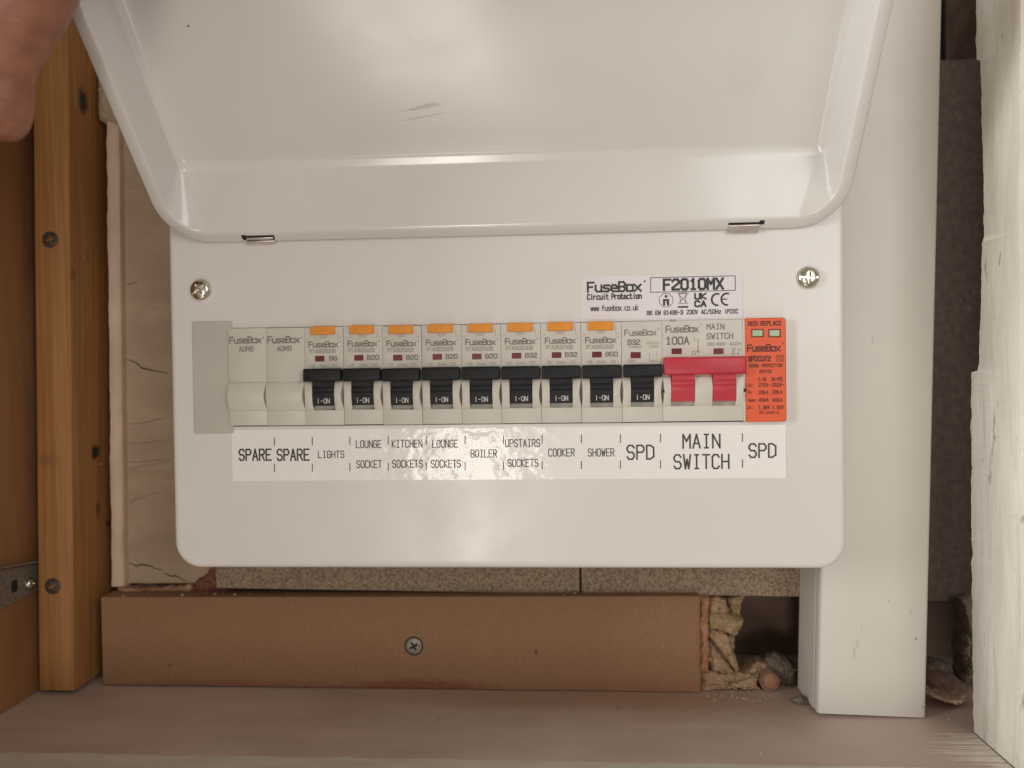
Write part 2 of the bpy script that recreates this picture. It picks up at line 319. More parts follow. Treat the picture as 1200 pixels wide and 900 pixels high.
def crack(pts, wd, y, parent, seed):
    r = random.Random(seed); mb = MB(); P = [at(px, py, y) for px, py in pts]; Q = []
    for (a, b), (c, d) in zip(P, P[1:]):
        for i in range(5):
            t = i/5; Q.append((a+(c-a)*t+r.uniform(-.25, .25), b+(d-b)*t+r.uniform(-.3, .3)))
    Q.append(P[-1]); k = len(Q)-1
    for i in range(k):
        wa, wb = wd*(.35+.65*math.sin(math.pi*(i+.5)/(k+1))), wd*(.35+.65*math.sin(math.pi*(i+1.5)/(k+1)))
        (a, b), (c, d) = Q[i], Q[i+1]; yy = y-.003*(i % 2)
        mb.add([(a, yy, b-wa/2), (a, yy, b+wa/2), (c, yy, d+wb/2), (c, yy, d-wb/2)], [(0, 1, 2, 3)])
    return mb.build('crack', DARK, parent)
crack([(148, 421), (158, 424), (166, 431), (180, 434), (197, 437)], .75, 71.9, wall, 1)
crack([(149, 659), (160, 663), (168, 661), (189, 668)], .8, 71.9, wall, 2)
crack([(192, 671), (200, 675), (207, 675), (219, 682)], .8, 71.9, wall, 3)
crack([(149, 333), (155, 332)], .5, 71.9, wall, 4); crack([(156, 332), (161, 331)], .4, 71.9, wall, 5)
MARK = mat('trowel_mark', (.20, .15, .105), .8, (.25, .19, .135), (300, 300, 300))
for k, pts in enumerate([[(143, 543), (165, 541), (199, 538)], [(144, 552), (170, 545), (199, 541)], [(146, 498), (175, 494), (200, 488)], [(150, 592), (158, 584), (166, 577)], [(148, 590), (170, 582), (190, 575)], [(148, 520), (172, 519), (199, 515)]]):
    c = crack(pts, .45, 71.93, wall, 20+k); c.name = 'trowel_mark'; c.data.materials[0] = MARK

# ------------------------------------------------------------------ joinery
def screw_mesh(name, r, dome, m, slot=False, rot=0.0, cross=.56, cw=.2, depth=1.2):
    mb = MB().lathe_y(0, 0, [(r*.96, 2.6), (r, 0), (r*.985, -dome*.25), (r*.9, -dome*.58), (r*.7, -dome*.86), (r*.4, -dome*.98), (r*.08, -dome)], 36)
    a = mb.build('screw_blank', m)
    c = MB(); h = r*cross; wd = r*cw
    pr = [(-h, -wd/2), (-wd/2, -wd/2), (-wd/2, -h), (wd/2, -h), (wd/2, -wd/2), (h, -wd/2), (h, wd/2), (wd/2, wd/2), (wd/2, h), (-wd/2, h), (-wd/2, wd/2), (-h, wd/2)]
    pr = [(x*math.cos(rot)-z*math.sin(rot), x*math.sin(rot)+z*math.cos(rot)) for x, z in pr]
    c.prism_y(pr, -dome-3, -dome+depth); b = c.build('screw_cut', m)
    cut = [b]
    if slot:
        s = MB().box(-r*1.2, r*1.2, -dome-3, -dome+depth*.55, -r*.09, r*.09); cut.append(s.build('screw_slot', m))
    for q in cut:
        md = a.modifiers.new('cut', 'BOOLEAN'); md.operation = 'DIFFERENCE'; md.object = q; md.solver = 'EXACT'
    dg = bpy.context.evaluated_depsgraph_get(); me = bpy.data.meshes.new_from_object(a.evaluated_get(dg)); me.name = name
    for q in [a]+cut: bpy.data.objects.remove(q)
    me.polygons.foreach_set('use_smooth', [True]*len(me.polygons)); me.set_sharp_from_angle(angle=R(35))
    return me
def put(name, me, x, y, z, parent, rot=0):
    o = bpy.data.objects.new(name, me); COL.objects.link(o); o.parent = parent
    o.location = Vector((x, y, z))*.001 - origin(parent); o.rotation_euler = (0, rot, 0); return o
SC_BIG = screw_mesh('cover_screw_head', 5.0, 2.6, ZINC, True, 0)
SC_PINE = screw_mesh('wood_screw_head', 4.3, .5, BRASSY, False, .6, .6, .24)
SC_MDF = screw_mesh('board_screw_head', 4.4, .5, ZINCM, False, .5, .55, .26)

side = thing('side_panel', (-258, 20, SZ), 'dark brown wooden side panel at the left edge behind the pine batten', 'panel')
MB().box(-276, -257.5, -172, 139, SZ+.1, 260).build('board', PANEL, side, bevel=.5)  # front end runs out of view, its length set to shade the box
bat = thing('timber_batten', (-244, 60, SZ), 'upright orange pine batten with two dark screws at the left', 'batten')
def lean(z): return 5.0*(z-SZ)/355.0
mb = MB(); zs = [-166.2, -120, -60, 0, 60, 120, 190, 258]; LS = []
for z in zs:
    x0, x1 = -254.2+lean(z)*1.02, -234.6+lean(z)*.95; e = .9
    LS.append([(x0, 84, z), (x0, 45+e, z), (x0+e*.3, 45+e*.3, z), (x0+e, 45, z), (x1-e, 45, z), (x1-e*.3, 45+e*.3, z), (x1, 45+e, z), (x1, 84, z)])
mb.loops(LS, True, True).build('post', PINE, bat, autosmooth=50)
for px, py in ((59, 281), (62, 687)):
    x, z = at(px, py, 45); s = put('screw', SC_PINE, x, 44.75, z, bat, rnd.uniform(0, 1))
for x, y, z, s in ((-232.4, 58, 66, 1), (-233.4, 72, -48, 2)):   # torn splinters on the side face
    mb = MB(); X = -234.6+lean(z)*.95
    mb.loops([[(X-.2, y-2, z-1), (X-.2, y+2, z-1.4), (X-.2, y+2.4, z+.2), (X-.2, y-1.6, z+.6)], [(X+1.1, y-.8, z-.6), (X+1.2, y+1.6, z-.8), (X+1, y+1.9, z), (X+.9, y-.6, z+.2)]], True, True)
    mb.build('splinter', PINE, bat)

br = thing('metal_bracket', (-256, 37, -105), 'grey slotted metal bracket screwed to the brown side panel', 'bracket')
yb0, yb1 = 3, 54
mb = MB().prism_x([(yb0, -117), (yb1, -113.8), (yb1, -99.6), (yb0, -93)], -257.4, -256.2)
mb.build('plate', ZINCM, br, bevel=.3)
MB().add([(-257.4, yb0, -92.8), (-257.4, yb1, -99.4), (-253.4, yb1, -99.0), (-252.6, yb0, -92.2), (-257.4, yb0, -91.6), (-257.4, yb1, -98.2), (-253.4, yb1, -97.8), (-252.6, yb0, -91.0)],
         [(0,1,2,3), (4,7,6,5), (0,4,5,1), (1,5,6,2), (2,6,7,3), (3,7,4,0)]).build('folded_lip', ZINCM, br, bevel=.3)
MB().prism_x([(29.2, -109.5), (33.4, -109.5), (33.4, -103.4), (29.2, -103.4)], -256.25, -256.1).build('slot', DARK, br)
so = put('screw', SC_BIG, -255.9, 42.0, -108.2, br); so.rotation_euler = (0, 0, R(90)); so.scale = (.62, .9, .62)

mdf = thing('mdf_board', (-64, 66, SZ), 'brown fibreboard strip along the shelf with one pale screw', 'board')
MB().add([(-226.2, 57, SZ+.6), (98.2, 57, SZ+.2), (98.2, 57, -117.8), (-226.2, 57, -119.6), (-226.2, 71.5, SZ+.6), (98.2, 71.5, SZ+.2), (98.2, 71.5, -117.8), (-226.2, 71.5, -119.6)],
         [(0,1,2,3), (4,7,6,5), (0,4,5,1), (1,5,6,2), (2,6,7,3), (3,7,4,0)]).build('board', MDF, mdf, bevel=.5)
x, z = at(485, 757, 57); put('screw', SC_MDF, x, 56.75, z, mdf)
mb = MB().lathe_y(x, z, [(5.1, 57.2), (5.1, 56.96), (4.6, 56.93)], 36); mb.build('countersink', DARK, mdf)

ch = thing('chipboard_panel', (-66, 80, -120), 'long chipboard panel showing below the box, left of the joint', 'board')
cl, cz0 = at(253, 689.5, 64); cr, cz1 = at(679.5, 696.2, 64); dr, dz1 = at(945, 699.5, 63.6)
def board6(x0, x1, za, zb, y0, y1, zt): return MB().add([(x0, y0, za), (x1, y0, zb), (x1, y0, zt), (x0, y0, zt), (x0, y1, za), (x1, y1, zb), (x1, y1, zt), (x0, y1, zt)],
         [(0,1,2,3), (4,7,6,5), (0,4,5,1), (1,5,6,2), (2,6,7,3), (3,7,4,0)])
board6(cl, cr, cz0, cz1, 64, 82, 160).build('board', CHIP, ch, bevel=.5)
ch = thing('chipboard_panel', (95, 72, -118), 'short chipboard panel between the joint and the white trunking', 'board')
board6(cr+.9, 171, cz1+.4, dz1-.3, 63.6, 82, 160).build('board', CHIP, ch, bevel=.5)
hb = thing('dark_board', (208, 80, -125), 'dark brown board deep in the gap right of the trunking', 'board')
MB().box(171.5, 263.5, 75.5, 88, -125.6, 163).build('board', DKBOARD, hb, bevel=.5)  # separate board, darker in colour than the chipboard

# trunking, leaning a little
tr = thing('cable_trunking', (176, 50, SZ), 'tall white plastic cable trunking to the right of the box', 'trunking')
def tx(z): return 9.3*(z-SZ)/342.0
mb = MB(); LS = []
for z in (SZ+.6, -60, 60, 250):
    a, b, c = 149.2+tx(z), 200.0+tx(z), 30.0; e = 1.4
    LS.append([(a, 35.2, z), (a, 30+e, z), (a+e*.3, 30+e*.3, z), (a+e, 30, z), (b-e, 30, z), (b-e*.3, 30+e*.3, z), (b, 30+e, z), (b, 35.2, z)])
mb.V = []; mb.loops(LS, True, True); mb.V = [(x, y, z + ((x-149)*-.03 if z < SZ+2 else 0)+(1.4 if z < SZ+2 else 0)) for x, y, z in mb.V]
mb.build('cover', TRUNK, tr, autosmooth=50)
mb = MB(); LS = []
for z in (SZ+.7, -60, 60, 250):
    a, b = 149.5+tx(z), 199.5+tx(z)
    LS.append([(a, 63.2, z), (a, 38.2, z), (b, 38.2, z), (b, 63.2, z)])
mb.loops(LS, True, True).build('channel', TRUNK, tr, bevel=.4)
mb = MB(); LS = []
for z in (SZ+.7, 60, 250): LS.append([(152.6+tx(z), 38.6, z), (152.6+tx(z), 35.0, z), (196.8+tx(z), 35.0, z), (196.8+tx(z), 38.6, z)])
mb.loops(LS, True, True).build('snap_lip', TRUNK, tr)

# painted jamb with a chipped back edge
jm = thing('door_jamb', (228, -2, SZ), 'worn white painted wooden jamb with chipped edge at the right', 'jamb')
prof = [(260, 13.5), (165, 12.5), (140, 12.8), (138.2, 12.4), (136.5, 9.4), (120, 8.7), (102, 8.2), (84, 7.2), (68, 7.0), (58, 7.2), (55, 8.6), (30, 9.6), (12, 10.9), (0.5, 11.6), (-1.6, 12.6), (-2.4, 17.8), (-30, 18.4), (-40, 18.0), (-67, 18.6), (-84, 18.2), (-86, 17.4), (-90, 18.3), (-120, 18.0), (SZ+.05, 17.2)]
PR = []
for (z0, y0), (z1, y1) in zip(prof, prof[1:]):
    k = max(1, int((z0-z1)/1.1))
    for i in range(k):
        t = i/k; z = z0+(z1-z0)*t; PR.append((z, y0+(y1-y0)*t + .55*noise.noise((z*.7, 1, 4)) + .8*noise.noise((z*.16, 6, 4)) + .5*max(0, noise.noise((z*1.7, 3, 9)))))
PR.append(prof[-1]); mb = MB(); n = len(PR); V = []; Fs = []
for z, y in PR:
    yf = -20.3 + .5*noise.noise((z*.06, 5, 5)) + .45*noise.noise((z*.5, 2, 8))
    V += [(240, y-.2, z), (215.7, y, z), (215.0, y-.8, z), (215.0, yf+.9, z), (215.6, yf, z), (242, yf-.3, z)]
for i in range(n-1):
    for j in range(6):
        a, b = 6*i+j, 6*i+(j+1) % 6; Fs.append((a, b, b+6, a+6))
Fs += [tuple(range(6)), tuple(6*(n-1)+j for j in range(5, -1, -1))]
mb.add(V, Fs).build('board', JAMB, jm, autosmooth=45)
crackj = MB()                                         # open joint where the jamb meets the shelf
for i in range(12):
    y = -20+37*i/12; crackj.add([(214.6-.3*noise.noise((y, 0, 0)), y, SZ+.25), (214.95, y, SZ+.3), (214.95, y+3.1, SZ+.3), (214.6-.3*noise.noise((y+3, 0, 0)), y+3.1, SZ+.25)], [(0, 1, 2, 3)])
crackj.build('open_joint', DARK, jm)

# ------------------------------------------------------------------ rubble and filler round the hole
def zp(X, Y): return (800+X/6.43, 690+Y/6.43)
def lump(name, poly, y, th, m, label, cat, seed, bulge=.6, jit=.5, zfix=None, group=None, raw=False):
    o = chunk(name, poly if raw else [zp(*p) for p in poly], y, th, m, None, bulge, seed, jit*1.1, zfix, 0 if raw else .07)
    return tag(o, label, cat, group)
SF = SZ+.1
lump('filler_strip', [(132, 250), (165, 240), (195, 255), (200, 640), (135, 640)], 58.5, 9, RUST, 'upright pale strip of filler against the fibreboard end', 'filler', 1, .8, .3)
lump('filler_strip', [(132, 70), (205, 62), (200, 160), (190, 245), (132, 240)], 60, 9, RUST, 'short orange filler at the top corner of the fibreboard', 'filler', 2, .5, .4)
lump('foam_lump', [(205, 90), (260, 68), (330, 88), (352, 188), (280, 195), (205, 205)], 61, 10, FOAM, 'topmost cream foam lump beside the fibreboard end', 'foam', 3)
lump('foam_lump', [(335, 80), (400, 62), (470, 58), (438, 110), (443, 222), (368, 205)], 66, 10, FOAMY, 'yellowish foam block under the chipboard by the dark hole', 'foam', 4)
lump('foam_lump', [(200, 198), (340, 188), (400, 215), (460, 242), (456, 280), (422, 350), (380, 362), (300, 322), (205, 305)], 60, 12, FOAMY, 'wedge of foam jutting into the dark hole', 'foam', 5, .7)
lump('foam_lump', [(225, 308), (340, 350), (392, 500), (430, 615), (412, 652), (350, 565), (198, 352)], 60.5, 11, FOAM, 'slanted cream foam slab below the wedge', 'foam', 6, .6)
lump('foam_lump', [(198, 390), (335, 560), (404, 652), (232, 634), (200, 545)], 60, 11, FOAM, 'lowest foam lump resting on the filler ledge', 'foam', 7, .5)
lump('foam_lump', [(205, 320), (330, 340), (395, 520), (420, 640), (240, 640), (200, 480)], 63.5, 9, FOAM, 'recessed foam filling behind the slanted slab', 'foam', 17, .2)
lump('foam_lump', [(335, 345), (398, 368), (380, 480), (350, 430)], 67, 8, FOAMY, 'small foam chip behind the slanted slab', 'foam', 8, .4)
lump('filler_ledge', [(140, 640), (230, 636), (330, 655), (420, 645), (520, 668), (575, 660), (560, 720), (585, 768), (480, 758), (300, 772), (140, 775)], 59.5, 8, FOAM, 'level cream filler ledge on the shelf beside the hole', 'filler', 9, .35, 1.3, SF)
lump('plaster_piece', [(435, 642), (500, 600), (570, 562), (645, 580), (620, 660), (440, 660)], 66, 12, FOAM, 'sloping plaster piece at the bottom of the hole', 'plaster', 10, .5)
lump('plaster_piece', [(610, 585), (660, 545), (740, 522), (800, 550), (872, 605), (890, 790), (740, 790), (640, 700)], 68, 14, RUBBLE, 'grey rubble heap behind the pink pipe end', 'rubble', 11, .6, .8, SF)
lump('plaster_piece', [(835, 850), (900, 822), (960, 850), (990, 880), (870, 882)], 44, 4, RUBBLE, 'flat grey crumb at the foot of the trunking', 'rubble', 12, .3, .3, SF)
x, z = at(903, 797.5, 58)
pp = thing('pipe_end', (x, 60, SZ), 'round pinkish plugged pipe end on the shelf beside the trunking', 'pipe')
zc = SZ+.15+5.0
mb = MB().lathe_y(x, zc, [(3.9, 82), (5.0, 82), (5.0, 59.2), (4.7, 58.8), (4.1, 58.8), (3.9, 59.3), (3.9, 63)], 28); mb.build('pipe', TERRA, pp, autosmooth=40)
mb = MB().lathe_y(x, zc, [(3.8, 64), (3.8, 59.9), (2.4, 59.6), (.3, 59.5)], 24)
mb.V = [(a, b+.5*noise.noise((a*.5, c*.5, 2)), c) for a, b, c in mb.V]; mb.build('plug', RUST, pp, autosmooth=40)
lump('wood_splinter', [(1089, 812), (1106, 818), (1128, 823), (1136, 819), (1137, 824), (1128, 828), (1104, 823), (1090, 817)], 40, 12, BEAD, 'pale splinter lying in the gap right of the trunking', 'splinter', 13, .1, .2, SF, None, True)
lump('rubble_piece', [(1084, 780), (1104, 778), (1116, 782), (1112, 789), (1090, 790)], 70, 12, RUBBLE, 'small rubble piece deep in the gap by the jamb', 'rubble', 14, .2, .5, None, None, True)
lump('rubble_piece', [(1082, 793), (1104, 790), (1126, 797), (1142, 806), (1142, 832), (1082, 832)], 62, 26, VOID, 'dark rubble heap under the splinter in the right gap', 'rubble', 15, .3, .8, SF, None, True)
lump('rubble_piece', [(1132, 705), (1146, 700), (1150, 806), (1134, 806), (1130, 765), (1135, 740)], 62, 14, RUBBLE, 'rough upright mortar edge behind the white jamb', 'rubble', 16, .1, .9, None, None, True)
CRUMB = mat('white_crumb', (.52, .43, .33), .8, (.36, .28, .2), (500, 500, 500))
mb = MB(); r0 = random.Random(11)
for i in range(46):
    x = r0.uniform(-240, 205); y = r0.uniform(-12, 54); s = r0.uniform(.2, .55) if i > 3 else .9
    mb.box(x-s, x+s*r0.uniform(.5, 1.6), y-s*.7, y+s*.7, SZ+.02, SZ+.02+s*.6)
for i in range(26):                                     # crumbs of plaster along the top of the fibreboard
    x = r0.uniform(-222, -110) if i < 20 else r0.uniform(-110, 90); y = r0.uniform(58, 63); s = r0.choice((.2, .25, .3, .4, .75))
    mb.box(x-s, x+s*r0.uniform(.6, 1.5), y-s*.7, y+s*.7, -119.5+(x+226)*.0055+.05, -119.5+(x+226)*.0055+s)
for i in range(150):                                    # grit at the foot of the hole and in the gap by the jamb
    x = r0.gauss(118, 12) if i < 95 else r0.uniform(196, 214); y = r0.uniform(46, 64) if i < 95 else r0.uniform(24, 70); s = r0.choice((.15, .2, .3, .3, .45, .7))
    a = r0.uniform(0, 3.1); ca, sa = math.cos(a), math.sin(a); q = s*r0.uniform(.5, 1)
    mb.add([(x+ca*s-sa*q, y+sa*s+ca*q, SZ+.02), (x-ca*s-sa*q, y-sa*s+ca*q, SZ+.02), (x-ca*s+sa*q*.8, y-sa*s-ca*q, SZ+.02), (x+ca*s*.7+sa*q, y+sa*s-ca*q, SZ+.02), (x+.2*s, y, SZ+s*.9)], [(0, 1, 4), (1, 2, 4), (2, 3, 4), (3, 0, 4)])
tag(mb.build('dust_crumbs', CRUMB), 'scattered tiny pale crumbs of dust on the shelf and board', 'crumbs', None, 'stuff')

# ------------------------------------------------------------------ consumer unit
cu = thing('consumer_unit', (0, 40, -88), 'white metal fuse box with its lid lifted open', 'fuse box')
X0, X1, Z0, Z1, RC = -154.7, 152.6, -88.9, 152.0, 12.3
LS = []
def L3(x0, x1, z0, z1, r, y, n=8): return [(a, y, b) for a, b in rr(x0, x1, z0, z1, r, n)]
LS.append(L3(X0+.4, X1-.4, Z0+.4, Z1-.4, RC-.4, 20)); LS.append(L3(X0, X1, Z0, Z1, RC, 19))
E_ = 2.6
for k in range(7):
    a = R(90*k/6); i = E_*(1-math.cos(a)); LS.append(L3(X0+i, X1-i, Z0+i, Z1-i, RC-i, E_*(1-math.sin(a))))
HX0, HX1, HZ0, HZ1 = -140, 126.4, -22.85, 22.62
LS.append(L3(X0+4, X1-4, Z0+4, Z1-4, RC-4, 0))
LS.append(L3(HX0-.15, HX1+.15, HZ0-.15, HZ1+.15, .5, 0)); LS.append(L3(HX0, HX1, HZ0, HZ1, .4, .3)); LS.append(L3(HX0, HX1, HZ0, HZ1, .4, 1.3))
cover = MB().loops(LS).build('front_cover', WHITE, cu, autosmooth=30)
MB().box(-151.5, 149, 20.4, 63.2, -85.5, 149.5).build('enclosure', WHITE, cu, bevel=1.5)
MB().box(-141, 128, 6.5, 7, -26, 26).build('inner_plate', DARK, cu)
for px, py in ((234, 339.5), (948, 325)):
    x, z = at(px, py, -1.5); put('cover_screw', SC_BIG, x, -.2, z, cu, R(-38) if px < 500 else R(2))
mb = MB()
sp = [(a, b) for a, b in rr(-143.6, -124.6, -26.0, 26.0, .8, 4)]
mb.loops([[(a, .05, b) for a, b in sp], [(a, -.45, b) for a, b in sp], [(a*.0+a+(.25 if a < -130 else -.25), -.6, b*.99) for a, b in sp]], True, True).build('spacer_plate', SPACER, cu, autosmooth=15)

# lid: a shallow steel tray, hinged at z = 62, twisted a little because one corner is held
def alpha(x): return R(43.3 + (x+153)/304*(34.8-43.3))
def lidp(x, v, wv):
    a = alpha(x); return (x, -1.2 - v*math.sin(a) + wv*math.cos(a), 62.3 + v*math.cos(a) + wv*math.sin(a))
LV = 127.0; LX0, LX1 = -153.3, 151.3
def LL(x0, x1, v0, v1, r, wv): return [(a, b, wv) for a, b in rr(x0, x1, v0, v1, r, 8, 10)]
O_ = LL(LX0, LX1, 0, LV, 21, 0); O2 = LL(LX0+.5, LX1-.5, .5, LV-.5, 20.5, -.35); A_ = LL(LX0+5.4, LX1-5.4, 5.4, LV-5.4, 16, 0)
H = 20.0
C_ = LL(LX0+10.5, LX1-10.5, 30.0, LV-14, 2.4, H); D_ = LL(LX0+40, LX1-40, 58, LV-40, 1.5, H)
def bez(P, Q, S, t): return [tuple((1-t)**2*a + 2*t*(1-t)*b + t*t*c for a, b, c in zip(p, q, s)) for p, q, s in zip(P, Q, S)]
A_ = [(x, v, -.55) for x, v, q in A_]
B_ = LL(LX0+8.0, LX1-8.0, 26.2, LV-11, 3.2, 18.3)
def fillet(P, Q, S, a, b, n=5):
    P1, S1 = lerp(Q, P, a), lerp(Q, S, b); return [bez(P1, Q, S1, k/(n-1)) for k in range(n)]
LS = [O_, O2] + fillet(O2, A_, B_, .14, .035) + [lerp(A_, B_, t) for t in (.2, .4, .6, .8)] + fillet(A_, B_, C_, .03, .22) + fillet(B_, C_, D_, .3, .03, 6)
LS += [lerp(C_, D_, t) for t in (.3, .6, 1)]
LS += [lerp(D_, [((LX0+LX1)/2, 76, H)]*len(D_), t) for t in (.35, .7, .98)]
mb = MB().loops([[lidp(*p) for p in L] for L in LS], False, True)
lid = mb.build('lid', LIDW, cu, smooth=True)
bm = bmesh.new(); bm.from_mesh(lid.data)
if sum((f.normal.y for f in bm.faces)) > 0: bmesh.ops.reverse_faces(bm, faces=bm.faces)
bm.to_mesh(lid.data); bm.free()
sd = lid.modifiers.new('sheet', 'SOLIDIFY'); sd.thickness = .0013; sd.offset = -1.0
SCUFF = mat('scuff', (.57, .555, .525), .6, (.69, .675, .645), (400, 400, 400))
def on_lid(name, segs, m, wd):
    mb = MB()
    for (xa, va), (xb, vb) in segs:
        for i in range(6):
            t0, t1 = i/6, (i+1)/6; w0, w1 = wd*math.sin(math.pi*max(.05, t0)), wd*math.sin(math.pi*min(.95, t1))
            p = [(xa+(xb-xa)*t0, va+(vb-va)*t0-w0), (xa+(xb-xa)*t0, va+(vb-va)*t0+w0), (xa+(xb-xa)*t1, va+(vb-va)*t1+w1), (xa+(xb-xa)*t1, va+(vb-va)*t1-w1)]
            mb.add([lidp(x, v, H-.06) for x, v in p], [(0, 1, 2, 3)])
    return mb.build(name, m, lid)
def lid_xv(px, py):
    """where the sight line to this pixel meets the inside of the lid"""
    best = None
    for i in range(-150, 150, 1):
        for j in range(30, 112, 1):
            p = Vector(lidp(i, j, H)) - CAM; zz = p.dot(FW); e = (600+F_PX*p.dot(RI)/zz-px)**2 + (450-F_PX*p.dot(UP)/zz-py)**2
            if best is None or e < best[0]: best = (e, i, j)
    return best[1], best[2]
a = lid_xv(470, 143); b = lid_xv(522, 132); c = lid_xv(466, 132); d = lid_xv(516, 124)
on_lid('scuff', [(a, b), ((c[0], c[1]), (d[0], d[1]+.2)), ((c[0]+5, c[1]+1), (d[0]+1, d[1]+1)), ((c[0]+9, c[1]+2), (d[0]-1, d[1]+1.6))], SCUFF, .32)
for px, py in ((219, 32), (479, 43), (995, 182)):
    a = lid_xv(px, py) if px < 900 else None
    if a: on_lid('paint_fleck', [(a, (a[0]+1.2, a[1]+.6))], DARK if px == 219 else SCUFF, .35)
for (xa, xb, flip) in ((-117.6, -102.8, 1), (101.2, 115.8, -1)):
    def bxl(x0, x1, v0, v1, w0, w1): return MB().add([lidp(x, v, q) for x in (x0, x1) for v in (v0, v1) for q in (w0, w1)], [(0,1,3,2),(4,6,7,5),(0,4,5,1),(2,3,7,6),(0,2,6,4),(1,5,7,3)])
    if flip == 1:
        sl = bxl(xa, xb, 1.0, 3.4, -.50, .05); ex = bxl(xa-.4, xa+1.8, 1.8, 3.8, -.53, .02); sl.add(ex.V, ex.F)
        sl.build('hinge_slot', DARK, lid)
        bxl(xa+1.6, xb-.6, 1.3, 2.5, -1.0, .6).build('hinge_clip', STEEL, lid, bevel=.3)
        bxl(xa+1.4, xb-.2, -.9, .9, -1.2, .3).build('hinge_clip', STEEL, lid, bevel=.4)
    else:
        sl = bxl(xa, xb, 2.6, 3.6, -.50, .05); ex = bxl(xb-1.2, xb+1.0, 2.4, 4.4, -.53, .02); sl.add(ex.V, ex.F)
        sl.build('hinge_slot', DARK, lid)
        bxl(xa, xb-.8, -1.2, 2.7, -1.3, -.3).build('hinge_clip', STEEL, lid, bevel=.4)

# product sticker
st = MB().prism_y([at(681, 323.5, -.2), at(869.5, 320.5, -.2), at(869.5, 372.6, -.2), at(681, 374.4, -.2)], -.28, -.02).build('product_sticker', LABEL, cu)
YL = -.36; mb = MB()
ptext(mb, 'FuseBox', 688.8, 750.7, 336, 10.6, .88, YL, gap=1.3); ptext(mb, '*', 752, 756, 333, 8, .3, YL)
ptext(mb, 'Circuit', 688.5, 713, 347.8, 5.8, .52, YL); ptext(mb, 'Protection', 717, 751.5, 347, 5.8, .52, YL)
G['h'] = "0600|0314344340"
ptext(mb, 'www.fusebox.co.uk', 692.5, 748, 360.8, 6.0, .34, YL, gap=1.2)
ptext(mb, 'F2010MX', 778, 847, 333, 11.6, 1.05, YL)
ptext(mb, 'BS EN 61439-3', 758.5, 800, 366.4, 4.4, .36, YL, plainI=True); ptext(mb, '230V AC/50Hz IP2XC', 805, 865, 365.2, 4.6, .34, YL, plainI=True)
stroke(mb, [at(762.5, 325.4, YL), at(861.6, 323.2, YL), at(861.6, 340.2, YL), at(762.5, 342.6, YL), at(762.5, 325.4, YL)], .28, YL)
cx, cz = at(780.5, 351.8, YL); oc = [(cx+3.2*math.cos(R(22.5+45*i)), cz+3.2*math.sin(R(22.5+45*i))) for i in range(9)]; stroke(mb, oc, .2, YL)
stroke(mb, [(cx-.9, cz-.2), (cx-.9, cz-2)], .9, YL); stroke(mb, [(cx+.9, cz-.2), (cx+.9, cz-2)], .9, YL); stroke(mb, [(cx-1, cz+.1), (cx+1, cz+.1)], .8, YL); stroke(mb, [(cx, cz+1.7), (cx+.05, cz+1.7)], 1.1, YL)
stroke(mb, [(cx-.2, cz-1.0), (cx+.4, cz-.6), (cx+.4, cz-1.5)], .2, YL)
cx, cz = at(800.3, 350.5, YL)
stroke(mb, [(cx-1.5, cz+2.4), (cx-1.0, cz-2), (cx+1.0, cz-2), (cx+1.5, cz+2.4), (cx-1.5, cz+2.4)], .2, YL)
stroke(mb, [(cx-2.4, cz+2.7), (cx+2.2, cz-2.2)], .2, YL); stroke(mb, [(cx+2.4, cz+2.7), (cx-2.2, cz-2.2)], .2, YL); stroke(mb, [(cx-1.8, cz+2.8), (cx+1.8, cz+2.8)], .25, YL)
stroke(mb, [(cx-1.9, cz-3.5), (cx+1.9, cz-3.5)], .75, YL)
ptext(mb, 'UK', 814.5, 827, 347.2, 6.0, .75, YL, gap=1.4); ptext(mb, 'CA', 814.5, 827, 356, 6.0, .75, YL, gap=1.4)
cx, cz = at(840.5, 351, YL); stroke(mb, [(cx+2.55*math.cos(R(a))*.95, cz+2.55*math.sin(R(a))) for a in range(75, 290, 18)], .78, YL)
cx, cz = at(851.8, 350.6, YL); stroke(mb, [(cx+2.55*math.cos(R(a))*.95, cz+2.55*math.sin(R(a))) for a in range(75, 290, 18)], .78, YL); stroke(mb, [(cx-2.2, cz), (cx-.2, cz)], .55, YL)
mb.build('printed_lettering', INKB, st)

# circuit label strip under clear glossy tape (slightly rippled sheet)
mb = MB(); nx, nz_ = 130, 12; xa, xb, za, zb = -125.9, 126.2, -48.2, -24.4
for j in range(nz_+1):
    for i in range(nx+1):
        x = xa+(xb-xa)*i/nx; z = za+(zb-za)*j/nz_
        mb.V.append((x, -.24 - .05*noise.noise((x*.09, z*.14, 0)) - .035*noise.noise((x*.3, z*.3, 4)), z))
for j in range(nz_):
    for i in range(nx):
        a = j*(nx+1)+i; mb.F.append((a, a+1, a+nx+2, a+nx+1))
n0 = len(mb.V); ring = [i for i in range(nx+1)] + [j*(nx+1)+nx for j in range(1, nz_+1)] + [nz_*(nx+1)+i for i in range(nx-1, -1, -1)] + [j*(nx+1) for j in range(nz_-1, 0, -1)]
for i in ring: mb.V.append((mb.V[i][0], -.02, mb.V[i][2]))
for k in range(len(ring)): mb.F.append((ring[k], ring[(k+1) % len(ring)], n0+(k+1) % len(ring), n0+k))
strip = mb.build('circuit_label_strip', TAPE, cu, smooth=True, autosmooth=40)
YT = -.36; mb = MB()
